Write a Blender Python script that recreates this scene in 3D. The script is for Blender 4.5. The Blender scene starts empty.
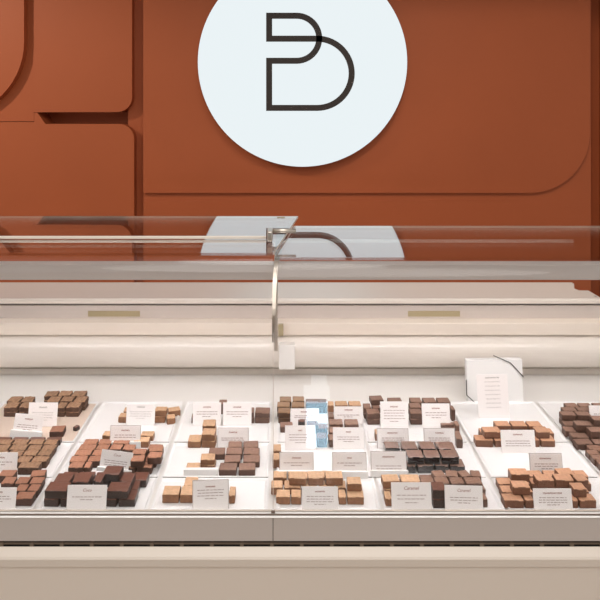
import bpy, bmesh, math, random
from mathutils import Vector, Matrix, noise
random.seed(7)
C = bpy.context.scene
COL = C.collection
F, H, CX, CY = 632.0, 1.59, 283.0, 109.0          # focal length in px, eye height, principal point of the 600x600 frame
R = math.radians
PI = math.pi

# ------------------------------------------------------------------ helpers
def srgb(r, g, b):
    def f(c):
        c /= 255.0
        return c / 12.92 if c <= 0.04045 else ((c + 0.055) / 1.055) ** 2.4
    return (f(r), f(g), f(b), 1.0)

def mat(name, col, rough=0.5, metal=0.0, spec=0.5, noise_amt=0.0, nscale=60.0, bump=0.0, bscale=200.0, rnd=0.0, coat=0.0):
    m = bpy.data.materials.new(name); m.use_nodes = True
    nt = m.node_tree; b = nt.nodes['Principled BSDF']
    b.inputs['Base Color'].default_value = col
    b.inputs['Roughness'].default_value = rough
    b.inputs['Metallic'].default_value = metal
    b.inputs['Specular IOR Level'].default_value = spec
    b.inputs['Coat Weight'].default_value = coat
    b.inputs['Coat Roughness'].default_value = 0.15
    tc = nt.nodes.new('ShaderNodeTexCoord')
    last = None
    if noise_amt > 0:
        n = nt.nodes.new('ShaderNodeTexNoise'); n.inputs['Scale'].default_value = nscale; n.inputs['Detail'].default_value = 4
        nt.links.new(tc.outputs['Object'], n.inputs['Vector'])
        mr = nt.nodes.new('ShaderNodeMapRange')
        mr.inputs['To Min'].default_value = 1 - noise_amt; mr.inputs['To Max'].default_value = 1 + noise_amt
        mr.inputs['From Min'].default_value = 0.3; mr.inputs['From Max'].default_value = 0.7
        nt.links.new(n.outputs['Fac'], mr.inputs['Value'])
        last = mr.outputs['Result']
    if rnd > 0:
        oi = nt.nodes.new('ShaderNodeObjectInfo')
        mr = nt.nodes.new('ShaderNodeMapRange')
        mr.inputs['To Min'].default_value = 1 - rnd; mr.inputs['To Max'].default_value = 1 + rnd
        nt.links.new(oi.outputs['Random'], mr.inputs['Value'])
        if last is None: last = mr.outputs['Result']
        else:
            mu = nt.nodes.new('ShaderNodeMath'); mu.operation = 'MULTIPLY'
            nt.links.new(last, mu.inputs[0]); nt.links.new(mr.outputs['Result'], mu.inputs[1]); last = mu.outputs[0]
    if last is not None:
        hs = nt.nodes.new('ShaderNodeHueSaturation'); hs.inputs['Color'].default_value = col
        nt.links.new(last, hs.inputs['Value']); nt.links.new(hs.outputs['Color'], b.inputs['Base Color'])
    if bump > 0:
        n2 = nt.nodes.new('ShaderNodeTexNoise'); n2.inputs['Scale'].default_value = bscale; n2.inputs['Detail'].default_value = 3
        nt.links.new(tc.outputs['Object'], n2.inputs['Vector'])
        bp = nt.nodes.new('ShaderNodeBump'); bp.inputs['Strength'].default_value = bump; bp.inputs['Distance'].default_value = 0.002
        nt.links.new(n2.outputs['Fac'], bp.inputs['Height']); nt.links.new(bp.outputs['Normal'], b.inputs['Normal'])
    return m

def emis(name, col, strength):
    m = bpy.data.materials.new(name); m.use_nodes = True
    nt = m.node_tree; nt.nodes.clear()
    e = nt.nodes.new('ShaderNodeEmission'); e.inputs['Color'].default_value = col; e.inputs['Strength'].default_value = strength
    o = nt.nodes.new('ShaderNodeOutputMaterial'); nt.links.new(e.outputs[0], o.inputs[0])
    return m

def glass(name, f0, tint=(1, 1, 1, 1)):
    """clear pane: see-through with a mirror reflection that grows towards grazing angles"""
    m = bpy.data.materials.new(name); m.use_nodes = True
    nt = m.node_tree; nt.nodes.clear(); N = nt.nodes.new
    lw = N('ShaderNodeLayerWeight'); lw.inputs['Blend'].default_value = 0.5
    p = N('ShaderNodeMath'); p.operation = 'POWER'; p.inputs[1].default_value = 5.0
    nt.links.new(lw.outputs['Facing'], p.inputs[0])
    mr = N('ShaderNodeMapRange'); mr.inputs['To Min'].default_value = f0; mr.inputs['To Max'].default_value = 1.0
    nt.links.new(p.outputs[0], mr.inputs['Value'])
    t = N('ShaderNodeBsdfTransparent'); t.inputs['Color'].default_value = tint
    g = N('ShaderNodeBsdfGlossy'); g.inputs['Roughness'].default_value = 0.0
    mx = N('ShaderNodeMixShader'); o = N('ShaderNodeOutputMaterial')
    nt.links.new(mr.outputs['Result'], mx.inputs['Fac']); nt.links.new(t.outputs[0], mx.inputs[1]); nt.links.new(g.outputs[0], mx.inputs[2])
    nt.links.new(mx.outputs[0], o.inputs[0])
    return m

def link(name, bm, mats, parent=None, smooth=False):
    me = bpy.data.meshes.new(name); bm.normal_update(); bm.to_mesh(me); bm.free()
    if not isinstance(mats, (list, tuple)): mats = [mats]
    for m in mats: me.materials.append(m)
    if smooth:
        for p in me.polygons: p.use_smooth = True
    o = bpy.data.objects.new(name, me); COL.objects.link(o)
    if parent is not None: o.parent = parent
    return o

def empty(name, loc=(0, 0, 0), rz=0.0):
    o = bpy.data.objects.new(name, None); COL.objects.link(o); o.location = loc; o.rotation_euler = (0, 0, rz)
    o.empty_display_size = 0.02
    return o

def tag(o, label, cat, group=None):
    o['label'] = label; o['category'] = cat
    if group: o['group'] = group
    return o

def struct(o, label=None):
    o['kind'] = 'structure'
    if label: o['label'] = label
    return o

def add_box(bm, x0, x1, y0, y1, z0, z1, bev=0.0, seg=2, mi=0):
    r = bmesh.ops.create_cube(bm, size=1.0)
    vs = r['verts']
    for v in vs:
        v.co = Vector((x0 + (v.co.x + .5) * (x1 - x0), y0 + (v.co.y + .5) * (y1 - y0), z0 + (v.co.z + .5) * (z1 - z0)))
    fs = set(f for v in vs for f in v.link_faces)
    for f in fs: f.material_index = mi
    if bev > 0:
        es = set(e for v in vs for e in v.link_edges)
        bmesh.ops.bevel(bm, geom=list(es), offset=bev, segments=seg, affect='EDGES', profile=0.5)

def box(name, x0, x1, y0, y1, z0, z1, m, parent=None, bev=0.0, seg=2):
    bm = bmesh.new(); add_box(bm, x0, x1, y0, y1, z0, z1, bev, seg)
    return link(name, bm, m, parent)

def add_prism(bm, pts, fn0, fn1, mi=0, end_mi=None):
    """closed prism: pts 2-D outline, fn0/fn1 turn a point into the two end positions"""
    a = [bm.verts.new(fn0(*p)) for p in pts]; b = [bm.verts.new(fn1(*p)) for p in pts]
    n = len(pts)
    fa = bm.faces.new(a[::-1]); fb = bm.faces.new(b)
    for f in (fa, fb): f.material_index = mi if end_mi is None else end_mi
    for i in range(n):
        f = bm.faces.new((a[i], a[(i + 1) % n], b[(i + 1) % n], b[i])); f.material_index = mi
    bmesh.ops.recalc_face_normals(bm, faces=bm.faces[:])

def add_tube(bm, pts, r, n=8):
    pts = [Vector(p) for p in pts]; rings = []
    rr = r if isinstance(r, (list, tuple)) else [r] * len(pts)
    for i, p in enumerate(pts):
        t = (pts[min(i + 1, len(pts) - 1)] - pts[max(i - 1, 0)]).normalized()
        u = t.cross(Vector((0.31, 0.2, 0.93))).normalized(); w = t.cross(u)
        rings.append([bm.verts.new(p + (u * math.cos(2 * PI * k / n) + w * math.sin(2 * PI * k / n)) * rr[i]) for k in range(n)])
    for a, b in zip(rings, rings[1:]):
        for k in range(n): bm.faces.new((a[k], a[(k + 1) % n], b[(k + 1) % n], b[k]))
    bm.faces.new(rings[0][::-1]); bm.faces.new(rings[-1])
    bmesh.ops.recalc_face_normals(bm, faces=bm.faces[:])

def arc(cx, cy, r, a0, a1, n=10):
    return [(cx + r * math.cos(R(a0 + (a1 - a0) * i / n)), cy + r * math.sin(R(a0 + (a1 - a0) * i / n))) for i in range(n + 1)]

# ------------------------------------------------------------------ materials
M = {}
M['wall'] = mat('terracotta_paint', srgb(162, 83, 46), 0.55, noise_amt=0.03, nscale=3.0, spec=0.3)
M['floor'] = mat('beige_floor', srgb(170, 150, 132), 0.5, noise_amt=0.06, nscale=4)
M['rear_wall'] = mat('warm_grey_wall', srgb(150, 132, 118), 0.8)
M['white'] = mat('white_melamine', srgb(238, 235, 231), 0.35)
M['tray'] = mat('white_tray', srgb(241, 240, 239), 0.3)
M['beige_tray'] = mat('beige_tray_liner', srgb(222, 203, 187), 0.45)
M['beige'] = mat('beige_lacquer', srgb(234, 222, 209), 0.4)
M['beige_light'] = mat('pale_beige_lacquer', srgb(228, 216, 203), 0.35)
M['greige'] = mat('greige_metal_fascia', srgb(202, 192, 185), 0.42)
M['shelf'] = mat('cream_worktop', srgb(224, 216, 207), 0.3, coat=0.2)
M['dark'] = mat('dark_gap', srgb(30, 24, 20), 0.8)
M['slot'] = mat('vent_black', srgb(24, 20, 17), 0.6)
M['slotbar'] = mat('vent_bridge', srgb(136, 118, 102), 0.6)
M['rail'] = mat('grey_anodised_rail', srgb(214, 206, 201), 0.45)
M['groove'] = mat('brown_gasket', srgb(120, 104, 92), 0.7)
M['chrome'] = mat('brushed_steel', srgb(200, 190, 178), 0.28, metal=0.9)
M['glass'] = glass('clear_pane', 0.03)
M['glass_top'] = glass('boosted_reflection_pane_top', 0.40)  # reflectance raised to brighten the mirrored sign, no real coating
M['glass_edge'] = mat('polished_glass_edge', srgb(205, 192, 178), 0.3)
M['sticker'] = mat('tan_sticker', srgb(166, 152, 120), 0.6)
M['sign'] = emis('sign_face', (0.74, 0.80, 0.82, 1), 1.12)
M['sign_rim'] = mat('sign_rim', srgb(225, 215, 200), 0.5)
M['logo'] = mat('logo_brown', srgb(44, 34, 28), 0.6)
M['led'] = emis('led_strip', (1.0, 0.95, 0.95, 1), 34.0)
M['card'] = mat('white_card', srgb(252, 247, 245), 0.7, spec=0.2)
M['frame'] = mat('grey_acrylic', srgb(196, 186, 183), 0.4)
M['holder'] = mat('frosted_acrylic', srgb(240, 238, 236), 0.35)
M['ink'] = mat('grey_ink', srgb(172, 150, 146), 0.8, spec=0.1)
M['ink_title'] = mat('brown_red_ink', srgb(158, 100, 88), 0.8, spec=0.1)
M['ink_pale'] = mat('pale_grey_ink', srgb(172, 166, 162), 0.8, spec=0.1)
M['box'] = mat('white_gift_card', srgb(240, 239, 237), 0.55)
M['cord'] = mat('black_elastic', srgb(32, 30, 30), 0.6)
M['glow_white'] = emis('reflection_glow_white', (0.80, 0.93, 1.0, 1), 2.6)
M['glow_blue'] = emis('reflection_glow_blue', (0.50, 0.80, 1.0, 1), 11.0)  # both glow colours serve the panes added for the bluish reflection

def choc_mats(k, top, side, rough=0.5, coat=0.0, bump=0.3, na=0.14):  # tops and sides differ as layered chocolate, plus painted-in shading from above
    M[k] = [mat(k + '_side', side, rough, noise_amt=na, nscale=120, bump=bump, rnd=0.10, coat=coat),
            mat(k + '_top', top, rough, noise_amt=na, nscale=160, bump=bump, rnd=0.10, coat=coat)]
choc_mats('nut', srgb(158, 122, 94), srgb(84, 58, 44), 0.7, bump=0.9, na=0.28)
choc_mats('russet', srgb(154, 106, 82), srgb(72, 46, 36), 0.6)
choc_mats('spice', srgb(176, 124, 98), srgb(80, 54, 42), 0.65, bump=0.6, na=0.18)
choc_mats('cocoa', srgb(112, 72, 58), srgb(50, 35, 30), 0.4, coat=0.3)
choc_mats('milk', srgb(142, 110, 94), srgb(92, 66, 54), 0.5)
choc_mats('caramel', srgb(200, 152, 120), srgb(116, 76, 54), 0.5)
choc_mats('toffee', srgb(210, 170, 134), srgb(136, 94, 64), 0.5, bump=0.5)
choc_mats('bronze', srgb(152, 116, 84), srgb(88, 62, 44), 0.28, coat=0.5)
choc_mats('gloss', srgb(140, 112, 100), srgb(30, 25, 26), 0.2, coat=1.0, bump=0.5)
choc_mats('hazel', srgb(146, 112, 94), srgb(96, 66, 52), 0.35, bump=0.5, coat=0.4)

# ------------------------------------------------------------------ room
struct(box('floor', -3.2, 3.2, -7.2, 3.2, -0.05, 0.0, M['floor']))
YW = 2.77
def wx(px, d=YW): return (px - CX) * d / F
def wz(py, d=YW): return H - (py - CY) * d / F
struct(box('wall_back', -3.2, 3.2, 2.90, 3.0, 0, 3.0, M['wall']))
struct(box('shade_soffit', -3.2, 3.2, 1.80, 2.90, 2.52, 2.60, M['rear_wall']))  # unseen soffit, added to darken the upper wall

def wall_panel(n, pts, front, back=2.901, bev=0.002):
    bm = bmesh.new()
    P = [(wx(x, front), wz(y, front)) for x, y in pts]
    add_prism(bm, P, lambda x, z: (x, front, z), lambda x, z: (x, back, z))
    o = link('trim_%d' % n, bm, M['wall']); return struct(o)

def parc(cx, cy, r, a0, a1, n=14): return arc(cx, cy, r, a0, a1, n)   # picture axes: y grows downwards
TOP, BOT, LFT = -190, 470, -330
# raised relief panels of the terracotta wall
wall_panel(1, [(LFT, TOP), (24, TOP)] + parc(-51, 42, 75, 0, 90) + [(LFT, 117)], 2.750)
wall_panel(9, [(128, TOP), (150, TOP), (150, BOT), (128, BOT)], 2.832)
wall_panel(2, [(LFT, TOP), (34, TOP), (34, 121.4), (LFT, 121.4)], 2.789)
wall_panel(3, [(33, TOP), (132, TOP)] + parc(117, 97, 15, 0, 90) + [(33, 112.3)], 2.786)
wall_panel(4, [(LFT, 122), (34.2, 122), (34.2, 112.6), (37, 112.6), (45.5, 124)] + parc(119, 139, 15, -90, 0) + [(134, BOT), (LFT, BOT)], 2.783)
wall_panel(5, [(143.5, TOP), (591, TOP), (591, BOT), (143.5, BOT)], 2.806)
wall_panel(6, [(143.2, TOP), (590, TOP)] + parc(530, 133, 60, 0, 90) + [(143.2, 193)], 2.788)
wall_panel(7, [(143.4, BOT), (143.4, 201)] + parc(506, 219, 18, -90, 0) + [(524, BOT)], 2.802)
wall_panel(8, [(613, TOP), (980, TOP), (980, BOT), (613, BOT)], 2.78)

# rear wall of the shop behind the photographer; glow panes added for the glass reflection
ALPHA = R(8.0)
GN = Vector((0, -math.cos(ALPHA), math.sin(ALPHA))); GP = Vector((0, 1.061, 0.9152))
YR = -3.0
def mirrored(px, py):
    """where the tilted front pane shows the shop behind: pixel -> point on the rear wall"""
    d = Vector(((px - CX) / F, 1.0, -(py - CY) / F)); o = Vector((0, 0, H))
    p = o + d * ((GP - o).dot(GN) / d.dot(GN))
    r = d - 2 * d.dot(GN) * GN
    return p + r * ((YR - p.y) / r.y)
glow_panes = []
for (x0, x1, y0, y1, mm) in ((311, 327, 376, 386, 'glow_white'), (303.5, 330, 386, 402, 'glow_white'), (306.5, 328, 402, 448, 'glow_blue')):
    a = mirrored(x0, y0); b = mirrored(x1, y1)
    glow_panes.append((min(a.x, b.x), max(a.x, b.x), min(a.z, b.z), max(a.z, b.z), mm))
struct(box('wall_rear', -3.2, 3.2, YR - 0.15, YR - 0.02, 0, 3.0, M['rear_wall']))
for i, (x0, x1, z0, z1, mm) in enumerate(glow_panes):
    struct(box('reflection_pane_%d' % (i + 1), x0, x1, YR - 0.02, YR, z0, z1, M[mm]))

# ------------------------------------------------------------------ round sign
YS = 2.735
def sx(px): return (px - CX) * YS / F
def sz(py): return H - (py - CY) * YS / F
sign = tag(empty('round_sign', (sx(302.5), YS, sz(62))), 'large round backlit white sign with a dark linear letter logo', 'sign')
Rs = 104.7 * YS / F
bm = bmesh.new()
add_prism(bm, arc(0, 0, Rs, 0, 357, 119), lambda x, z: (x, 0.0, z), lambda x, z: (x, 0.012, z))
link('sign_face', bm, M['sign'], sign)
bm = bmesh.new()
add_prism(bm, arc(0, 0, Rs * 1.003, 0, 357, 119), lambda x, z: (x, 0.0125, z), lambda x, z: (x, 0.052, z))
link('sign_rim', bm, M['sign_rim'], sign)
def lp(cx_, cy_): return ((180 + cx_ / 2.4 - 302.5) * YS / F, -(cy_ / 2.4 - 62) * YS / F)
path = [(214, 38)] + arc(280, 92, 54, -90, 90, 24) + [(214, 146), (214, 259)] + arc(329, 176, 83, 90, -90, 30) + [(214, 93)]
P = [Vector(lp(*p)) for p in path]; n = len(P); w = 7.2 / 2.4 * YS / F
bm = bmesh.new(); L_, R_ = [], []
for i in range(n):
    t0 = (P[i] - P[i - 1]).normalized(); t1 = (P[(i + 1) % n] - P[i]).normalized()
    n0 = Vector((-t0.y, t0.x)); n1 = Vector((-t1.y, t1.x)); b = (n0 + n1).normalized(); k = w / max(0.3, b.dot(n0))
    L_.append(P[i] + b * k); R_.append(P[i] - b * k)
def ring(pt): return [bm.verts.new((pt.x, yy, pt.y)) for yy in (-0.004, 0.0)]
LV = [ring(p) for p in L_]; RV = [ring(p) for p in R_]
for i in range(n):
    j = (i + 1) % n
    bm.faces.new((LV[i][0], LV[j][0], RV[j][0], RV[i][0])); bm.faces.new((LV[i][1], RV[i][1], RV[j][1], LV[j][1]))
    bm.faces.new((LV[i][0], LV[i][1], LV[j][1], LV[j][0])); bm.faces.new((RV[i][0], RV[j][0], RV[j][1], RV[i][1]))
bmesh.ops.recalc_face_normals(bm, faces=bm.faces[:])
link('logo', bm, M['logo'], sign)

# ------------------------------------------------------------------ display counter
XL, XR, XJ = -0.835, 0.86, -0.0166
case = tag(empty('display_counter', (0, 1.3, 0)), 'long white and beige chocolate display counter under the round sign', 'display counter')
def cpart(name, x0, x1, y0, y1, z0, z1, m, bev=0.0, seg=2):
    return box(name, x0, x1, y0 - 1.3, y1 - 1.3, z0, z1, m, case, bev, seg)
def cprofile(name, pts, m, x0=XL, x1=XR, smooth=False):
    bm = bmesh.new(); add_prism(bm, pts, lambda d, z: (x0, d - 1.3, z), lambda d, z: (x1, d - 1.3, z))
    return link(name, bm, m, case, smooth)
cpart('deck', XL, XR, 1.0667, 1.70, 0.875, 0.90, M['white'])
# front lip that carries the glass: two pale strips with a brown gasket between
cpart('front_lip', XL, XR, 1.0578, 1.0665, 0.872, 0.9132, M['white'], 0.0004)
cpart('gasket', XL, XR, 1.0567, 1.0577, 0.872, 0.9129, M['groove'])
cpart('front_lip', XL, XR, 1.0515, 1.0566, 0.9094, 0.9103, M['white'], 0.0003)
cpart('front_fascia', XL, XJ - 0.0006, 1.0522, 1.0566, 0.8708, 0.9093, M['greige'])
cpart('front_fascia', XJ + 0.0006, XR, 1.0522, 1.0566, 0.8708, 0.9093, M['greige'])
# intake slot under the fascia
g = cpart('vent_grille', XL, XR, 1.060, 1.07, 0.845, 0.8719, M['slot'])
pitch = 30.0 * 1.055 / F; x = XL + 0.012
while x < XR - 0.01:
    box('grille_rib', x, x + 0.0060, 1.0535 - 1.3, 1.0598 - 1.3, 0.8607, 0.8660, M['slotbar'], g)
    box('grille_slat', x + 0.0062, min(x + pitch - 0.0002, XR), 1.0540 - 1.3, 1.0598 - 1.3, 0.8640, 0.8649, M['slotbar'], g); x += pitch
cprofile('bumper', [(1.0595, 0.8560), (1.0520, 0.8590), (1.0488, 0.8640), (1.0470, 0.8643), (1.038, 0.8545), (1.036, 0.8512), (1.036, 0.8394), (1.0395, 0.838), (1.0595, 0.838)], M['beige_light'])
cpart('base_cabinet', XL, XR, 1.0385, 1.78, 0.08, 0.8378, M['beige'])
cpart('plinth', XL + 0.02, XR - 0.02, 1.09, 1.74, 0.0, 0.08, M['dark'])
# service side at the back
cprofile('back_lip', [(1.64, 0.9005), (1.70, 0.9005), (1.70, 0.915), (1.642, 0.915)], M['shelf'])
cy_, cz_, rr = 1.625, 0.972, 0.043
cprofile('rounded_back_panel', [(1.66, cz_ + rr), (1.66, cz_ - rr)] + [(a, b) for a, b in arc(cy_, cz_, rr, 270, 90, 20)], M['shelf'], smooth=False)
cpart('back_upstand', XL, XR, 1.66, 1.78, 0.9155, 1.079, M['shelf'])
cpart('lower_fascia', XL, XR, 1.602, 1.66, 1.0155, 1.0475, M['beige'], 0.002)
fas = cpart('upper_fascia', XL, XR, 1.637, 1.66, 1.048, 1.081, M['greige'])
for pa, pb in ((88, 140), (408, 460)):
    d = 1.636; box('sticker', (pa - CX) * d / F, (pb - CX) * d / F, d - 1.3 - 0.0008, d - 1.3 + 0.0008, 1.59 - 207.5 * d / F, 1.59 - 202 * d / F, M['sticker'], fas)
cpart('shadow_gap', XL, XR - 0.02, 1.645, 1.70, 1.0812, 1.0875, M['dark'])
bm = bmesh.new()
plan = [(XL, 1.79), (XL, 1.63)] + [(0.827, 1.63), (0.798, 1.73), (0.824, 1.79)]
add_prism(bm, plan, lambda x, y: (x, y - 1.3, 1.0878), lambda x, y: (x, y - 1.3, 1.10))
bmesh.ops.bevel(bm, geom=[e for e in bm.edges if abs(e.verts[0].co.z - 1.10) < 1e-5 and abs(e.verts[1].co.z - 1.10) < 1e-5], offset=0.004, segments=3, affect='EDGES')
link('worktop', bm, M['shelf'], case)
# centre post cover at the seam between the two bays
cpart('seam_cover', -0.010, 0.030, 1.574, 1.60, 0.941, 1.002, M['white'], 0.002)
cpart('seam_block', -0.012, 0.001, 1.59, 1.601, 1.018, 1.047, M['sticker'], 0.001)
# light rail under the glass roof and the rail at the back of the glass
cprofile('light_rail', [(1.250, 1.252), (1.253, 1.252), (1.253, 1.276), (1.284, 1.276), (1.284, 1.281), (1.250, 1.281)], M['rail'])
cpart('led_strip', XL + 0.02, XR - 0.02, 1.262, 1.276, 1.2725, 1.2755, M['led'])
cpart('rear_rail', XL, 0.691, 1.50, 1.512, 1.272, 1.2785, M['beige_light'], 0.001)
for xx in (XL, XJ - 0.004):
    cpart('rail_post', xx, xx + 0.008, 1.50, 1.512, 1.0155 + 0.0, 1.272, M['chrome'])
# end panes
endp = [(1.085, 0.902), (1.60, 0.902), (1.60, 1.01), (1.50, 1.30), (1.26, 1.30), (1.165, 1.22)]
cprofile('end_pane', endp, M['glass'], XL + 0.001, XL + 0.007)
cprofile('end_pane', endp, M['glass'], XR - 0.007, XR - 0.001)

# curved glass fronts
def glass_profile(ztop, dback, rb=0.038, t=0.005, n=12):
    zb, db = 0.9152, 1.061
    u = Vector((math.sin(ALPHA), math.cos(ALPHA)))
    turn = PI / 2 - ALPHA
    corner = Vector((db + (ztop - zb) * math.tan(ALPHA), ztop)); T = rb * math.tan(turn / 2)
    p0 = corner - u * T; p1 = corner + Vector((T, 0)); c = Vector((p1.x, p1.y - rb))
    out = [Vector((db, zb))]
    a0 = math.atan2(p0.y - c.y, p0.x - c.x); a1 = PI / 2
    for i in range(n + 1):
        a = a0 + (a1 - a0) * i / n; out.append(c + Vector((math.cos(a), math.sin(a))) * rb)
    out.append(Vector((p1.x + 0.002, ztop))); out.append(Vector((dback, ztop)))
    out.insert(1, p0 - u * 0.002)
    nrm = []
    for i in range(len(out)):
        tt = (out[min(i + 1, len(out) - 1)] - out[max(i - 1, 0)]).normalized(); nrm.append(Vector((tt.y, -tt.x)))
    return out, [o + nn * t for o, nn in zip(out, nrm)]
def canopy(label, x0, x1, ztop, dback, x1_back=None):
    o, i_ = glass_profile(ztop, dback)
    bm = bmesh.new()
    def xr(d):
        if x1_back is None or d < 1.22: return x1
        return x1 + (x1_back - x1) * (d - 1.22) / (dback - 1.22)
    A = [[bm.verts.new((x0, p.x, p.y)), bm.verts.new((xr(p.x), p.x, p.y))] for p in o]
    B = [[bm.verts.new((x0, p.x, p.y)), bm.verts.new((xr(p.x), p.x, p.y))] for p in i_]
    for k in range(len(o) - 1):
        for S, fl in ((A, 0), (B, 1)):
            f = bm.faces.new((S[k][0], S[k][1], S[k + 1][1], S[k + 1][0])); f.smooth = True
            if k >= len(o) - 3: f.material_index = 2
        for s in (0, 1):
            f = bm.faces.new((A[k][s], A[k + 1][s], B[k + 1][s], B[k][s])); f.material_index = 1
            for e in f.edges: e.smooth = False
    for k in (0, -1):
        f = bm.faces.new((A[k][0], A[k][1], B[k][1], B[k][0])); f.material_index = 1
        for e in f.edges: e.smooth = False
    bmesh.ops.recalc_face_normals(bm, faces=bm.faces[:])
    ob = link('glass_canopy', bm, [M['glass'], M['glass_edge'], M['glass_top']])
    return tag(ob, label, 'glass canopy', 'curved glass canopies')
canopy('curved glass front and roof over the left half of the counter', XL, XJ - 0.001, 1.328, 1.545, 0.037)
canopy('curved glass front and roof over the right half of the counter', XJ + 0.001, XR, 1.320, 1.46)

# steel edge strip that follows the bend of the seam
c_ = (1.250, 1.185, 0.130)
strip = [Vector(p) for p in arc(c_[0], c_[1], c_[2], 184, 92, 18)]
bm = bmesh.new(); rows_ = []
for k, p in enumerate(strip):
    u_ = k / (len(strip) - 1); ww = 0.0028 + 0.0018 * u_; xc = XJ + 0.011 * u_ ** 3
    nn = (Vector((c_[0], c_[1])) - p).normalized()
    b = p + nn * 0.006
    rows_.append([bm.verts.new((xc - ww, p.x, p.y)), bm.verts.new((xc + ww, p.x, p.y)), bm.verts.new((xc + ww, b.x, b.y)), bm.verts.new((xc - ww, b.x, b.y))])
for a, b in zip(rows_, rows_[1:]):
    for k in range(4): bm.faces.new((a[k], a[(k + 1) % 4], b[(k + 1) % 4], b[k]))
bm.faces.new(rows_[0]); bm.faces.new(rows_[-1])
bmesh.ops.recalc_face_normals(bm, faces=bm.faces[:])
brace = tag(link('seam_brace', bm, M['chrome']), 'thin curved steel brace with a pale seal along the seam between both glass fronts', 'brace')
bm = bmesh.new(); ta = math.tan(ALPHA)
add_prism(bm, [(1.0618, 0.9182), (1.0655, 0.9182), (1.0655 + 0.28 * ta, 1.1982), (1.0618 + 0.28 * ta, 1.1982)], lambda d_, z_: (XJ - 0.0004, d_, z_), lambda d_, z_: (XJ + 0.0004, d_, z_))
link('seal', bm, mat('pale_seal', srgb(226, 214, 206), 0.5), brace)
box('clip', XJ - 0.0032, XJ + 0.0032, 1.0570, 1.0600, 0.9136, 0.9170, M['groove'], brace, 0.0004)

# hinge on the glass roof
zg = 1.333
def tp(px, py, z): d = F * (H - z) / (py - CY); return Vector(((px - CX) * d / F, d, z))
hinge = tag(empty('glass_hinge', tp(270, 250, zg)), 'small steel hinge clamp with a round bar on top of the glass seam', 'clamp')
hl = hinge.location
def hbox(name, px0, px1, d0, d1, z0, z1, m=M['chrome'], bev=0.002):
    dd = (d0 + d1) / 2
    return box(name, (px0 - CX) * d0 / F - hl.x, (px1 - CX) * d0 / F - hl.x, d0 - hl.y, d1 - hl.y, z0 - hl.z, z1 - hl.z, m, hinge, bev)
hbox('clamp_block', 267, 272.5, 1.222, 1.262, zg + 0.0005, zg + 0.020)
bm = bmesh.new(); add_tube(bm, [Vector((-0.028, 1.265, zg + 0.013)) - hl, Vector((0.026, 1.265, zg + 0.013)) - hl], 0.0045, 12)
link('bar', bm, M['chrome'], hinge, True)
# aluminium edge bar lying along the left roof pane
d = 1.268
tag(box('edge_bar', XL, -0.034, d, d + 0.006, 1.3292, 1.3345, M['beige_light'], None, 0.001), 'pale aluminium bar along the roof of the left glass pane', 'bar')
tag(box('glass_label', (277 - CX) * 1.54 / F, (285 - CX) * 1.54 / F, 1.521, 1.529, 1.3285, 1.3292, M['sticker']), 'tiny beige label at the back edge of the left glass roof', 'label')

# ------------------------------------------------------------------ trays
Z0 = 0.9003          # deck top
ZT = 0.9033          # tray floor
def tray(x0, x1, y0, y1, label, liner=None):
    t = 0.0030; h = 0.0055
    bm = bmesh.new()
    def rect(ix, z): return [bm.verts.new(p) for p in ((x0 + ix, y0 + ix, z), (x1 - ix, y0 + ix, z), (x1 - ix, y1 - ix, z), (x0 + ix, y1 - ix, z))]
    r = [rect(0.004, Z0), rect(0, Z0 + h), rect(t, Z0 + h), rect(t + 0.004, ZT)]
    bm.faces.new(r[0][::-1])
    for a, b in zip(r, r[1:]):
        for k in range(4): bm.faces.new((a[k], a[(k + 1) % 4], b[(k + 1) % 4], b[k]))
    f = bm.faces.new(r[3]); f.material_index = 1
    bmesh.ops.recalc_face_normals(bm, faces=bm.faces[:])
    return tag(link('tray', bm, [M['tray'], M[liner] if liner else M['tray']]), label, 'tray', 'white display trays')
cols = {'far left': (-0.655, -0.428), 'second from left': (-0.422, -0.232), 'left of the seam': (-0.226, -0.026),
        'right of the seam': (-0.012, 0.168), 'centre right': (0.173, 0.380), 'second from right': (0.386, 0.588), 'far right': (0.594, 0.79)}
for cn, (a, b) in cols.items():
    for rn, (y0, y1) in (('front', (1.0795, 1.172)), ('middle', (1.176, 1.296)), ('back', (1.300, 1.480))):
        lab = 'shallow white tray in the %s row, %s column' % (rn, cn)
        liner = None
        if cn == 'far left' and rn == 'back': lab = 'white tray with a beige liner in the back row at far left'; liner = 'beige_tray'
        tray(a, b, y0, y1, lab, liner)

# ------------------------------------------------------------------ chocolates
ORD = ['first', 'second', 'third', 'fourth', 'fifth', 'sixth', 'seventh', 'eighth', 'ninth', 'tenth']
ROWS = ['front', 'second', 'third', 'fourth', 'fifth', 'sixth']
count = [0]
def choc_mesh(w, dp, h, kind, seed):
    bm = bmesh.new()
    bmesh.ops.create_cube(bm, size=1.0)
    for v in bm.verts: v.co = Vector((v.co.x * w, v.co.y * dp, (v.co.z + .5) * h))
    bmesh.ops.bevel(bm, geom=bm.edges[:], offset=min(0.0016, h * .2), segments=2, affect='EDGES', profile=0.5)
    rough = {'nut': 0.0011, 'spice': 0.0007, 'toffee': 0.0006, 'hazel': 0.0006}.get(kind, 0.00035)
    bmesh.ops.subdivide_edges(bm, edges=[e for e in bm.edges if e.calc_length() > 0.006], cuts=3, use_grid_fill=True)
    for v in bm.verts:
        q = v.co * 260 + Vector((seed * 3.1, seed * 1.7, seed * 0.9))
        k = noise.noise_vector(q) * rough
        if v.co.z < h * 0.3: k = Vector((k.x * .5, k.y * .5, 0))
        v.co += k
    zc = h * 0.80
    bm.normal_update()
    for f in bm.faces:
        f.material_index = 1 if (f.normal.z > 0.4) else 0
    return bm
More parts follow.
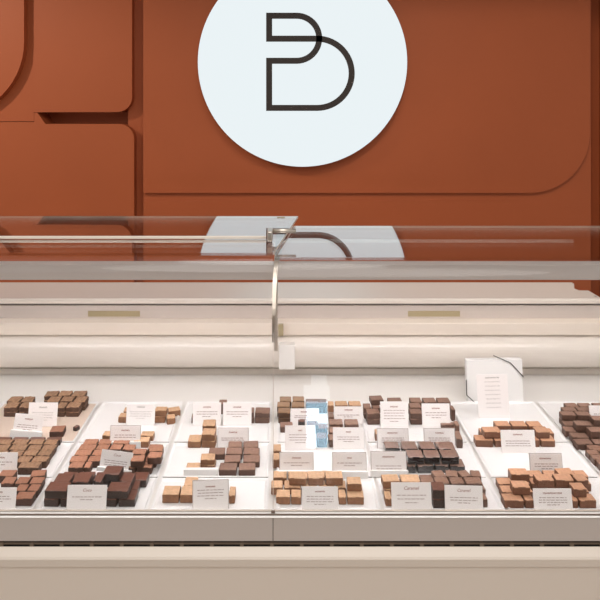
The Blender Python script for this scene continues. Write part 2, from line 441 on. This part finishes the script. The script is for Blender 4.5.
def choc(xl, xr, yb, L, kind, label, group, h=0.014, dep=0.027, rot=None, name='chocolate'):
    z = ZT + L * h + 0.0002 * (L + 1)
    xl, xr, yb = CX + (xl - CX) * 1.006, CX + (xr - CX) * 1.006, yb + 0.6
    d = F * (H - z) / (yb - CY)
    w = (xr - xl) * d / F
    x = ((xl + xr) / 2 - CX) * d / F
    count[0] += 1; sd = count[0]
    rnd = random.Random(sd)
    if rot is None: rot = rnd.uniform(-3, 3)
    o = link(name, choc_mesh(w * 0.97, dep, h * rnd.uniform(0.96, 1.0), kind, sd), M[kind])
    o.location = (x, d + dep / 2, z); o.rotation_euler = (0, 0, R(rot))
    return tag(o, label, 'chocolate', group)

PILES = []
def pile(phrase, kind, adj, group, rows, h=0.014, dep=0.027):
    """rows: (layer, row number, bottom y in px, [(xl, xr[, rot]) ...]) ; each chocolate is an object of its own"""
    for (L, rw, yb, items) in rows:
        items = sorted(items, key=lambda t: t[0])
        for i, it in enumerate(items):
            pos = 'only one' if len(items) == 1 else ('leftmost' if i == 0 else ('rightmost' if i == len(items) - 1 else ORD[i] + ' from left'))
            layer = ['bottom layer', 'upper layer', 'topmost layer'][L]
            lab = '%s square, %s in %s row, %s, %s' % (adj, pos, ROWS[rw], layer, phrase)
            choc(it[0], it[1], yb, L, kind, lab, group, h, dep, it[2] if len(it) > 2 else None)
def yL(yb, L, h):          # bottom pixel row of a piece L layers up, standing over one whose bottom shows at yb
    d = F * (H - ZT) / (yb - CY); return CY + F * (H - ZT - L * h) / d
def stacked(yb, rw, items, n, h): return [(L, rw, yL(yb, L, h), items) for L in range(n)]

h = 0.011
pile('pile in back left corner', 'nut', 'nut-brown', 'nut-brown squares in the back left tray',
     stacked(416.5, 0, [(5, 18), (20, 31), (57, 66), (67, 80)], 2, h) + stacked(410.3, 1, [(8, 21), (22, 33), (48, 60), (61, 73), (74.5, 86.5)], 2, h)
     + stacked(404.4, 2, [(45, 57.5), (58.5, 71), (72, 85.5)], 2, h), h, 0.026)
choc(50, 64, 437, 0, 'russet', 'lone red-brown chocolate on the beige liner right of the tilted card', None, 0.013, 0.026, 6)
choc(74.5, 79, 431, 0, 'cocoa', 'small dark chocolate sliver at the right rim of the beige-lined tray', None, 0.009, 0.012, -25)
pile('pile at middle left edge', 'nut', 'nut-topped', 'nut-topped squares in the middle left tray', [
    (0, 0, 474.5, [(18.5, 40)]),
    (0, 1, 468.0, [(1, 16), (17, 31), (32, 48)]),
    (0, 2, 461.8, [(-8, 7), (8, 22.5), (23.5, 37), (38, 51)]),
    (0, 3, 456.0, [(-7, 9), (10, 27), (28, 41), (42, 55)]),
    (0, 4, 450.3, [(-3, 12), (13, 28), (29, 43.5), (44.5, 57)])], 0.014, 0.0195)
pile('dark line behind nut pile', 'cocoa', 'dark brown', 'dark squares behind the middle left pile', [(0, 0, 445.4, [(-3, 11.5), (13, 28), (29.5, 45), (46.5, 61.5)])], 0.012, 0.014)
pile('pile in front left corner', 'russet', 'russet', 'russet squares in the front left tray', [
    (0, 0, 505.8, [(15.5, 33.5)]),
    (0, 1, 497.8, [(16, 27), (28, 39)]),
    (0, 2, 490.2, [(2, 15), (16, 29), (30, 43)]),
    (0, 3, 483.0, [(-1, 15), (30.5, 45, 8)]),
    ], 0.014, 0.0205)
pile('dark pile beside Coco card', 'cocoa', 'dark brown', 'dark squares around the front Coco card', [
    (0, 0, 506.5, [(45, 60.5), (61, 75), (107, 118), (119, 136)]),
    (1, 0, yL(506.5, 1, .014), [(45.5, 67.5), (107, 129)]),
    (0, 1, 496.8, [(50, 67), (122.5, 138.5)]),
    (1, 1, yL(496.8, 1, .014), [(54, 71), (73, 90), (96, 102.5), (122, 133)]),
    (0, 2, 487.3, [(60, 75), (76, 93), (94, 110), (112, 130), (132, 147.5)]),
    (1, 2, 481.0, [(103, 121, -4)])], 0.014, 0.0275)
pile('spiced pile in middle tray', 'spice', 'orange-brown', 'orange-brown squares in the middle tray behind the dark pile', [
    (0, 0, 474.2, [(69, 83.5), (84.5, 91), (129, 136.5), (137.5, 152.5)]),
    (0, 1, 467.6, [(70, 87), (88, 101), (131, 144), (145, 157)]),
    (1, 1, 467.4, [(131, 144.5)]),
    (1, 2, 460.6, [(132, 146)]),
    (0, 2, 461.4, [(75, 91.5), (92.5, 104), (133, 147), (148, 161.5)]),
    (0, 3, 455.6, [(79, 95.5), (96.5, 109), (110, 122), (123, 135), (148, 162)]),
    (1, 3, 464.0, [(148, 162)]),
    (1, 4, 457.8, [(149, 163)]),
    (0, 4, 450.0, [(83.5, 97.5), (98.5, 112), (113, 130)])], 0.014, 0.0200)
pile('light pile behind tilted card', 'toffee', 'pale caramel', 'pale squares beside the upright middle card', [
    (0, 0, 447.5, [(134, 149.5)]), (0, 1, 441.5, [(103, 116), (141, 154)])], 0.014, 0.019)
pile('tan pile at back', 'toffee', 'tan', 'tan squares around the back card in the second column', [
    (0, 0, 422.6, [(119, 132), (155, 165.5)]), (1, 0, yL(422.6, 1, .014), [(155, 167)]),
    (0, 1, 416.4, [(124, 136), (168, 180, 18)]), (0, 2, 424.0, [(166.5, 175, 14)])], 0.014, 0.0195)
h = 0.012
pile('little pair against the seam', 'milk', 'milk brown', 'milk brown squares left of the glass seam', stacked(423, 0, [(250, 254), (255, 270)], 2, h), h, 0.026)
choc(191.5, 204, 423, 0, 'milk', 'milk brown chocolate peeping out left of the first paired back card', None, 0.014, 0.02)
choc(219, 227, 414, 0, 'milk', 'milk brown chocolate glimpsed in the gap between the paired back cards', None, 0.026, 0.02)
h = 0.014
pile('small caramel steps', 'toffee', 'pale caramel', 'pale caramel squares left of the framed card', [
    (0, 0, 447.5, [(188, 201.5), (202.2, 216)]), (1, 0, yL(447.5, 1, h), [(202, 215.5)]), (0, 1, 438.3, [(203, 216)]), (1, 1, yL(438.3, 1, h), [(202.5, 215.5)])], h, 0.027)
pile('cluster left of seam', 'milk', 'milk brown', 'milk brown squares left of the glass seam in the middle tray', [
    (0, 0, 475.7, [(219, 237), (238.3, 255.5)]),
    (0, 1, 467.3, [(224, 240.5), (243, 260)]),
    (0, 2, 459.5, [(208.5, 225, 2), (226, 242.5), (243.3, 259.5)]),
    (0, 3, 452.5, [(228, 242), (243, 258.5)])], 0.0125, 0.0245)
pile('pair behind white block', 'toffee', 'pale nutty', 'pale nutty squares behind the bare white card foot', [
    (0, 0, 474.0, [(186, 200)]), (0, 1, 470.3, [(201, 215.5)]), (1, 1, yL(470.3, 1, .011), [(200.5, 215)])], 0.011, 0.022)
pile('front pile left of seam', 'toffee', 'pale nut-crowned', 'pale nut-crowned squares in the front tray left of the seam', [
    (0, 0, 502.8, [(162.5, 179.5), (180.3, 194)]), (0, 1, 493.5, [(184, 197)]), (0, 2, 503.4, [(229, 235.3)])], 0.0155, 0.027)
h = 0.0125
pile('bronze stack right of seam', 'bronze', 'shiny bronze', 'shiny bronze squares right of the glass seam', stacked(423.5, 0, [(278, 290.5)], 2, h) + stacked(417.2, 1, [(277, 290), (291.5, 304.5)], 2, h)
     + stacked(411.3, 2, [(279.5, 291.5), (292.5, 304.5)], 2, h), h, 0.0245)
choc(280, 293, 432.3, 0, 'milk', 'milk brown chocolate just below the shiny bronze stack', None, 0.014, 0.02)
choc(298, 305, 426.3, 0, 'cocoa', 'dark chocolate showing between the two stacked white cards right of seam', None, 0.012, 0.02)
choc(307, 318, 434, 0, 'cocoa', 'dark chocolate behind the bluish reflection, upper one', None, 0.02, 0.02)
choc(316.5, 327, 447, 0, 'cocoa', 'dark chocolate behind the bluish reflection, lower front one', None, 0.02, 0.022)
choc(318, 327.5, 438, 0, 'cocoa', 'dark chocolate behind the bluish reflection, lower rear one', None, 0.022, 0.022)
choc(305.5, 327, 413, 0, 'cocoa', 'long dark chocolate behind the bluish reflection at the back', None, 0.024, 0.022)
pile('golden line behind cards', 'toffee', 'golden', 'golden squares behind the small back card', [
    (0, 0, 412.5, [(328, 333.8), (335, 347.5), (348.5, 361)])], 0.018, 0.022)
pile('brown strip between cards', 'hazel', 'hazel brown', 'hazel brown squares between the two stacked cards', [
    (0, 0, 446.8, [(328.5, 338)]), (0, 1, 438.6, [(329, 341)]), (0, 2, 430.9, [(329, 343), (344.5, 358.5)]), (0, 3, 423.5, [(328.5, 334)])], 0.0155, 0.024)
pile('pale pillar at seam', 'toffee', 'pale caramel', 'pale caramel squares beside the seam', [
    (0, 0, 468.0, [(272.5, 282)]), (0, 1, 459.0, [(273, 281)])], 0.018, 0.024)
pile('front pile right of seam', 'toffee', 'caramel', 'caramel squares in the front tray right of the seam', [
    (0, 0, 504.3, [(276, 290.3), (291, 301.5), (338.5, 346), (347, 364)]),
    (0, 1, 494.5, [(271, 283), (284, 301), (302, 317), (319, 335), (336, 346), (347, 362)]),
    (1, 1, 485.2, [(289, 306.5), (307.7, 323.5), (325, 343)]),
    (1, 0, 491.0, [(347, 361.5)]),
    (0, 2, 484.5, [(273, 287), (288, 303), (304.5, 321), (322, 338)])], 0.014, 0.0225)
h = 0.0125
pile('stack behind tall cards', 'milk', 'milk brown', 'milk brown squares left of the tall back card', stacked(424.3, 0, [(366.5, 379.5)], 2, h) + stacked(418.5, 1, [(363.5, 371), (372, 380)], 2, h)
     + [(2, 1, yL(416, 2, h), [(370, 383, 5)])] + stacked(412.5, 2, [(388, 402)], 2, h), h, 0.0235)
pile('block between tall cards', 'milk', 'light brown', 'light brown squares between the two tall back cards', stacked(424.3, 0, [(409.8, 421.8)], 2, h) + stacked(418.2, 1, [(409.5, 421)], 2, h) + stacked(412.4, 2, [(410, 421.5), (423, 436), (437, 450)], 2, h), h, 0.0235)
choc(450.5, 454.5, 421, 0, 'milk', 'light brown chocolate standing at right edge of the second tall card', None, 0.026, 0.022)
choc(440, 455.5, 428.5, 0, 'hazel', 'flat hazel chocolate lying under the corner of the second tall card', None, 0.010, 0.012)
choc(456, 462.5, 448, 0, 'hazel', 'long narrow hazel bar end standing right of the framed card pair', None, 0.020, 0.034, -4)
choc(454.5, 459, 433, 0, 'hazel', 'small hazel piece behind the long narrow hazel bar end', None, 0.018, 0.020, -4)
choc(375, 379, 441.5, 0, 'toffee', 'pale caramel sliver left of the framed card pair', None, 0.018, 0.02)
pile('glossy dark pile', 'gloss', 'glossy dark', 'glossy dark squares in the centre right tray', [
    (0, 0, 472.8, [(406.5, 415.5), (416.5, 433), (434.5, 448), (449, 464.5)]),
    (1, 0, yL(471.6, 1, .0145), [(407, 423.5), (424.3, 440), (441, 458.5)]),
    (0, 1, 463.5, [(406, 420), (421.5, 436), (437.5, 459)]),
    (1, 1, yL(463, 1, .0145), [(402, 417.5), (420, 435.5), (438, 455)]),
    (0, 2, 454.5, [(384.5, 399.5), (402, 417), (419, 434), (436, 453)])], 0.0145, 0.0265)
pile('tan tops above Caramel card', 'toffee', 'caramel', 'caramel squares behind the left Caramel card', [
    (0, 0, 506.0, [(385, 391.5)]), (0, 1, 496.5, [(384, 392)]),
    (1, 1, 488.3, [(382, 399.5), (400.5, 420)])], 0.014, 0.0225)
pile('dark pair between Caramel cards', 'cocoa', 'two-tone dark', 'dark squares between the two Caramel cards', stacked(508.0, 0, [(432, 446)], 2, 0.016), 0.016, 0.026)
h = 0.0145
pile('pile behind right Caramel card', 'hazel', 'shiny hazel', 'hazel squares behind the right Caramel card',
     [(0, 0, 507, [(478, 487)])] + [(0, 1, 497, [(431, 446), (470, 485)]), (1, 1, 490.6, [(421, 434), (435, 449), (450, 464), (465, 482)]),
      (0, 2, 488, [(420, 434), (436, 450), (452, 466), (467, 481)]), (1, 2, 483.6, [(433, 445, 12), (446, 458, -9), (459, 470, 14), (471, 481, -6)])], h, 0.0195)
h = 0.0145
pile('orange caramel pile under box', 'caramel', 'orange caramel', 'orange caramel squares in the tray before the gift box', [
    (0, 0, 446.8, [(475, 492.5), (493.5, 505), (530, 538.5), (539.5, 554)]),
    (1, 0, yL(445.3, 1, h), [(483, 500.5), (535, 548.5)]),
    (0, 1, 439.7, [(480, 494), (495, 509.5), (510.5, 526), (527, 541), (542, 553)]),
    (1, 1, yL(439.2, 1, h), [(495, 510), (511, 526.5), (527.5, 541.5)])], h, 0.0225)
pile('big pile front right', 'caramel', 'orange-brown', 'orange-brown squares in the front right tray', [
    (0, 0, 508.0, [(503, 523), (524, 533), (571, 577), (578, 595)]),
    (0, 1, 499.3, [(501, 515), (516, 532), (572.5, 588)]),
    (1, 1, 494.8, [(512, 529.5)]),
    (1, 2, 497.0, [(572, 585.5)]),
    (0, 2, 491.2, [(497.5, 512.5), (513.5, 529), (530, 545), (546, 559), (560, 574), (576, 590)]),
    (1, 3, 487.6, [(535.5, 553), (554.5, 573), (574.5, 587)]),
    (0, 3, 483.5, [(510, 526), (528, 543), (544, 558), (559, 573), (574.5, 587)]),
    (1, 4, 481.6, [(510, 528.5), (557, 573.5)])], h, 0.0205)
h = 0.0125
pile('dark pile in back right', 'milk', 'chestnut', 'chestnut squares in the back right tray', stacked(426, 0, [(560.5, 575), (576, 590)], 2, h) + stacked(421.4, 1, [(562, 576), (577, 590.5)], 2, h)
     + stacked(417, 2, [(565, 577.5), (578.5, 591), (593, 605)], 2, h), h, 0.0185)
h = 0.014
pile('pile at middle right edge', 'milk', 'chestnut', 'chestnut squares in the middle right tray', [
    (0, 0, 450.0, [(575, 592), (593, 606)]), (0, 1, 443.5, [(571, 588), (589, 604)]), (0, 2, 437.3, [(564, 575), (576, 590), (591, 606)]), (0, 3, 431.5, [(563.5, 577), (578, 594), (595, 608)]),
    (1, 1, yL(444.5, 1, h), [(588.5, 606)]), (1, 2, yL(438, 1, h), [(575, 590)]), (1, 3, yL(432.5, 1, h), [(592, 606)])], h, 0.0205)
pile('last pile at right edge', 'hazel', 'ruddy chestnut', 'ruddy squares at the right edge', [
    (0, 0, 471, [(598, 612)]), (0, 1, 466, [(592, 604)]), (0, 2, 460.6, [(587, 599), (600, 613)]), (0, 3, 455.5, [(588, 602), (603, 615)])], h, 0.017)

# ------------------------------------------------------------------ cards
def scribble(bm, x0, x1, z, amp, th, seed, y=0.0, word=(0.0035, 0.008), gap=0.0012):
    """illegible handwriting: short looping strokes grouped like words"""
    rnd = random.Random(seed); x = x0
    while x < x1 - 0.001:
        w_ = min(rnd.uniform(*word), x1 - x); n_ = max(3, int(w_ / 0.0006)); prev = None
        for i in range(n_ + 1):
            px = x + w_ * i / n_; pz = z + amp * math.sin(i * 2.2 + seed) * rnd.uniform(.5, 1)
            cur = (bm.verts.new((px, y, pz - th / 2)), bm.verts.new((px, y, pz + th / 2)))
            if prev: bm.faces.new((prev[0], cur[0], cur[1], prev[1]))
            prev = cur
        x += w_ + gap * rnd.uniform(.7, 1.6)
def text_bm(word, size, m):
    cu = bpy.data.curves.new('lettering', 'FONT'); cu.body = word; cu.size = size; cu.shear = 0.25; cu.align_x = 'CENTER'; cu.fill_mode = 'FRONT'
    cu.resolution_u = 2
    ob = bpy.data.objects.new('lettering', cu); COL.objects.link(ob)
    dg = bpy.context.evaluated_depsgraph_get()
    me = bpy.data.meshes.new_from_object(ob.evaluated_get(dg))
    bpy.data.objects.remove(ob); bm = bmesh.new(); bm.from_mesh(me); bpy.data.meshes.remove(me)
    return bm
cardn = [0]
def card(xl, xr, yt, yb, label, lines=3, title=None, roll=0.0, framed=False, foot=0.0, lean=12, twidth=0.28, pale=False, ty=0.80, l0=0.62, lw=0.78, lstep=0.105, short_last=True, group='white price cards', z=ZT + 0.0008, name='price_card'):
    cardn[0] += 1; s = R(lean); sd = cardn[0]
    xl, xr, yb, yt = CX + (xl - CX) * 1.004, CX + (xr - CX) * 1.004, min(yb + 0.6, 511.4), yt + 0.5
    d = F * (H - z) / (yb - CY)
    hh = (F * (H - z) - (yt - CY) * d) / ((yt - CY) * math.sin(s) + F * math.cos(s))
    w = (xr - xl) * d / F
    root = empty(name, (((xl + xr) / 2 - CX) * d / F, d, z)); root.rotation_euler = (-s, R(roll), 0)
    tag(root, label, 'card', group)
    z0 = abs(math.sin(R(roll))) * w / 2
    box('card', -w / 2, w / 2, 0, 0.0009, z0, z0 + hh, M['card'], root)
    if framed:
        box('frame', -w / 2 - 0.0012, w / 2 + 0.0012, 0.001, 0.0026, z0, z0 + hh + 0.0012, M['frame'], root)
    if foot > 0:
        fh = foot * d / F
        box('card_foot', -w / 2 - 0.003, w / 2 + 0.003, -0.006, -0.0005, z0, z0 + fh, M['holder'], root, 0.0008)
    y = -0.0003; px = d / F
    bm = bmesh.new()
    if title:
        bm.free(); bm = text_bm(title, hh * 0.17, None)
        for v in bm.verts: v.co = Vector((v.co.x, y, v.co.y + z0 + hh * (ty - 0.05)))
    else:
        scribble(bm, -w * twidth / 2, w * twidth / 2, z0 + hh * ty, px * 0.9, px * 0.75, sd * 3 + 1, y, (0.02, 0.03))
    link('title', bm, M['ink_pale'] if pale else M['ink_title'], root)
    bm = bmesh.new()
    for i in range(lines):
        k = lw * (0.42 if (short_last and i == lines - 1 and lines > 1) else random.Random(sd * 7 + i).uniform(.9, 1))
        scribble(bm, -w * k / 2, w * k / 2, z0 + hh * (l0 - lstep * i), px * (0.8 if pale else 0.34), px * (0.4 if pale else 0.58), sd * 11 + i, y)
    if lines: link('text_lines', bm, M['ink_pale'] if pale else M['ink'], root)
    return root

card(28.3, 57.3, 402, 426, 'white card before the nut-brown pile in back left corner', 4, pale=True, l0=0.58)
card(12.5, 41, 415, 439.5, 'tilted white card in a broad foot on the beige liner', 3, roll=5, foot=8, l0=0.55, lstep=.09)
card(-18, 17, 452, 477, 'white card cut by left edge of view before the nut-topped pile', 2)
card(-22, 16, 487, 510.5, 'white card cut by left edge of view in the front corner', 3)
card(67, 106.5, 484.5, 510.8, 'white Coco card before the dark pile, second front card from left', 2, title='Coco', l0=0.55)
card(99, 130.5, 452.5, 473.5, 'clockwise-tilted card standing behind the dark pile', 3, title='Coco', roll=7, l0=0.52, short_last=False, foot=4)
card(110.5, 140, 425.5, 447, 'framed white card behind the clockwise-tilted card', 2, framed=True, foot=6, l0=0.58, short_last=False)
card(126.5, 155, 404, 425, 'white card among tan squares at the back, second column', 4, pale=True, ty=0.88, l0=0.66)
card(193, 221, 402, 425, 'left one of two white cards side by side at the back', 3, l0=0.60)
card(223, 251.5, 402, 425, 'right one of two white cards side by side at the back', 3, l0=0.60)
card(218, 248, 428, 447, 'framed white card right of the small caramel steps', 2, framed=True, l0=0.50, short_last=False)
card(193.5, 228.5, 481, 509.5, 'framed card in front left of the seam among nut-crowned squares', 4, framed=True, roll=-2, l0=0.68, lstep=.10)
# bare white card foot lying before the pale nutty pair
d_ = F * (H - ZT) / (476.5 - CY)
o = box('card_foot', -17.3 * d_ / F, 17.3 * d_ / F, 0, 0.008, 0, 0.0125, M['holder'], None, 0.001); o.location = ((200.8 - CX) * d_ / F, d_, ZT + 0.0003)
tag(o, 'bare white card foot without a card before the pale nutty pair', 'card foot')
card(290.5, 319, 408, 424.5, 'small white card before the shiny bronze stack', 3, l0=0.56)
card(285, 315.5, 425, 449.5, 'larger white card below the small card, right of the seam', 4, l0=0.62, twidth=.12)
card(334, 363, 406, 423, 'small white card under the golden line of squares', 2, l0=0.50)
card(333, 364, 427, 448.5, 'white card under the brown strip of hazel squares', 3, l0=0.56, twidth=.16)
card(280, 313, 452.5, 477, 'framed card left of the gap behind front caramel pile', 2, framed=True, foot=7, l0=0.60)
card(333, 366, 452.5, 477.5, 'framed card right of the gap behind front caramel pile', 2, framed=True, foot=7, l0=0.60, twidth=.14)
card(302, 338, 486, 511.3, 'white card before the caramel pile right of the seam', 4, l0=0.60)
card(380.5, 408, 401, 427, 'left tall white card at the back of the centre right tray', 5, l0=0.66)
card(422, 450, 403, 427, 'right tall white card at the back of the centre right tray', 3, l0=0.62)
card(377.5, 408, 428.5, 448, 'left framed card behind the glossy dark pile', 3, framed=True, l0=0.54, short_last=False, twidth=.36)
card(424.5, 454.5, 428.5, 448, 'right framed card behind the glossy dark pile', 3, framed=True, l0=0.54, short_last=False)
card(371.5, 406, 451.5, 475.5, 'wide framed card left of the glossy dark pile', 2, framed=True, foot=6, l0=0.42, twidth=.36, short_last=False, lstep=.12)
card(391.5, 431.5, 482, 511.3, 'left front card reading Caramel beside the dark pair', 3, title='Caramel', l0=0.56, lstep=.13)
card(444.5, 482.5, 485.5, 511.3, 'right front card reading Caramel beside the dark pair', 3, title='Caramel', roll=1.5, l0=0.52)
card(501, 535, 429.5, 452.3, 'white card before the orange caramel pile under the gift box', 3, l0=0.52, short_last=False)
card(530.5, 562, 453.5, 476, 'framed card behind the big orange-brown pile at front right', 3, framed=True, l0=0.56, twidth=.42)
card(533.5, 572, 488, 511.3, 'white card before the big orange-brown pile at front right', 4, l0=0.60, twidth=.50)
card(589.5, 620, 405, 425, 'white card cut by right edge of view at the back', 3, l0=0.58)

# ------------------------------------------------------------------ gift box with elastic
db = 1.47
gb = tag(empty('gift_box', ((495 - CX) * 1.484 / F, db, Z0 + 0.0003)), 'upright white gift box with black elastic at the back', 'gift box')
gb.rotation_euler = (R(-3), R(-0.8), 0)
gb.location.y = 1.484; gb.location.z += 0.0019
db = 1.484
def gx(px): return (px - 495) * db / F
def gz(py): return (H - Z0) - (py - CY) * db / F
box('box_body', gx(467.5), gx(522.5), 0.0, 0.014, 0.0, gz(362), M['box'], gb, 0.0012)
box('box_lid', gx(467), gx(523), -0.004, 0.012, 0.0004, gz(361), M['box'], gb, 0.0012)
for pts in ([(466.3, 380), (466.3, 395), (475, 403)], [(494, 356.5), (511, 364), (523.4, 378)]):
    bm = bmesh.new(); add_tube(bm, [(gx(a), -0.0055, gz(b)) for a, b in pts], 0.0011, 6)
    link('elastic_cord', bm, M['cord'], gb)
r_ = card(478, 509, 374, 419, 'tall narrow white card with seven faint lines leaning on gift box', 7, pale=True, ty=.93, l0=0.84, lstep=0.095, lw=0.5, twidth=.45, lean=6, short_last=False, group='tall text cards', z=Z0 + 0.0003, name='text_card')
r_.rotation_euler = (R(-6), R(-1.5), 0)

# ------------------------------------------------------------------ light
w = bpy.data.worlds.new('shop_ambience'); C.world = w; w.use_nodes = True
bg = w.node_tree.nodes['Background']; bg.inputs['Color'].default_value = (1.0, 0.962, 0.922, 1); bg.inputs['Strength'].default_value = 0.66
def lamp(name, kind, loc, target, energy, size=0.2, col=(1, 0.93, 0.85), angle=None, blend=0.5):
    l = bpy.data.lights.new(name, kind); l.energy = energy; l.color = col
    if kind == 'AREA': l.shape = 'DISK'; l.size = size
    else: l.shadow_soft_size = size
    if angle: l.spot_size = R(angle); l.spot_blend = blend
    o = bpy.data.objects.new(name, l); COL.objects.link(o); o.location = loc
    o.rotation_euler = (Vector(target) - Vector(loc)).to_track_quat('-Z', 'Y').to_euler()
    return o
lamp('ceiling_spot_wall_west', 'SPOT', (-2.15, 1.45, 2.6), (-1.1, 2.77, 1.35), 85, 0.03, (1, .88, .74), 70, 0.9)
lamp('ceiling_spot_wall_east', 'SPOT', (0.35, 0.9, 2.95), (1.2, 2.77, 1.1), 40, 0.05, (1, .88, .74), 70, 0.9)
lamp('ceiling_lamp_counter', 'AREA', (0.0, 1.0, 2.9), (0.0, 1.3, 0.9), 8, 0.9, (1, .96, .92))
lamp('front_fill', 'AREA', (0.2, -0.6, 2.9), (0.0, 0.9, 0.3), 26, 2.4, (1, .96, .92))  # soft fill, added to brighten the counter front and the cards

# ------------------------------------------------------------------ camera
cam = bpy.data.cameras.new('camera'); co = bpy.data.objects.new('camera', cam); COL.objects.link(co)
co.location = (0, 0, H); co.rotation_euler = (PI / 2, 0, 0)
cam.sensor_width = 36; cam.lens = F / 600 * 36
cam.shift_x = (300 - CX) / 600; cam.shift_y = -(300 - CY) / 600
cam.clip_start = 0.05
C.camera = co
C.view_settings.view_transform = 'Standard'; C.view_settings.look = 'None'; C.view_settings.gamma = 1; C.view_settings.exposure = 0.0
C.view_settings.use_curve_mapping = False
C.cycles.transparent_max_bounces = 24
C.cycles.max_bounces = 10
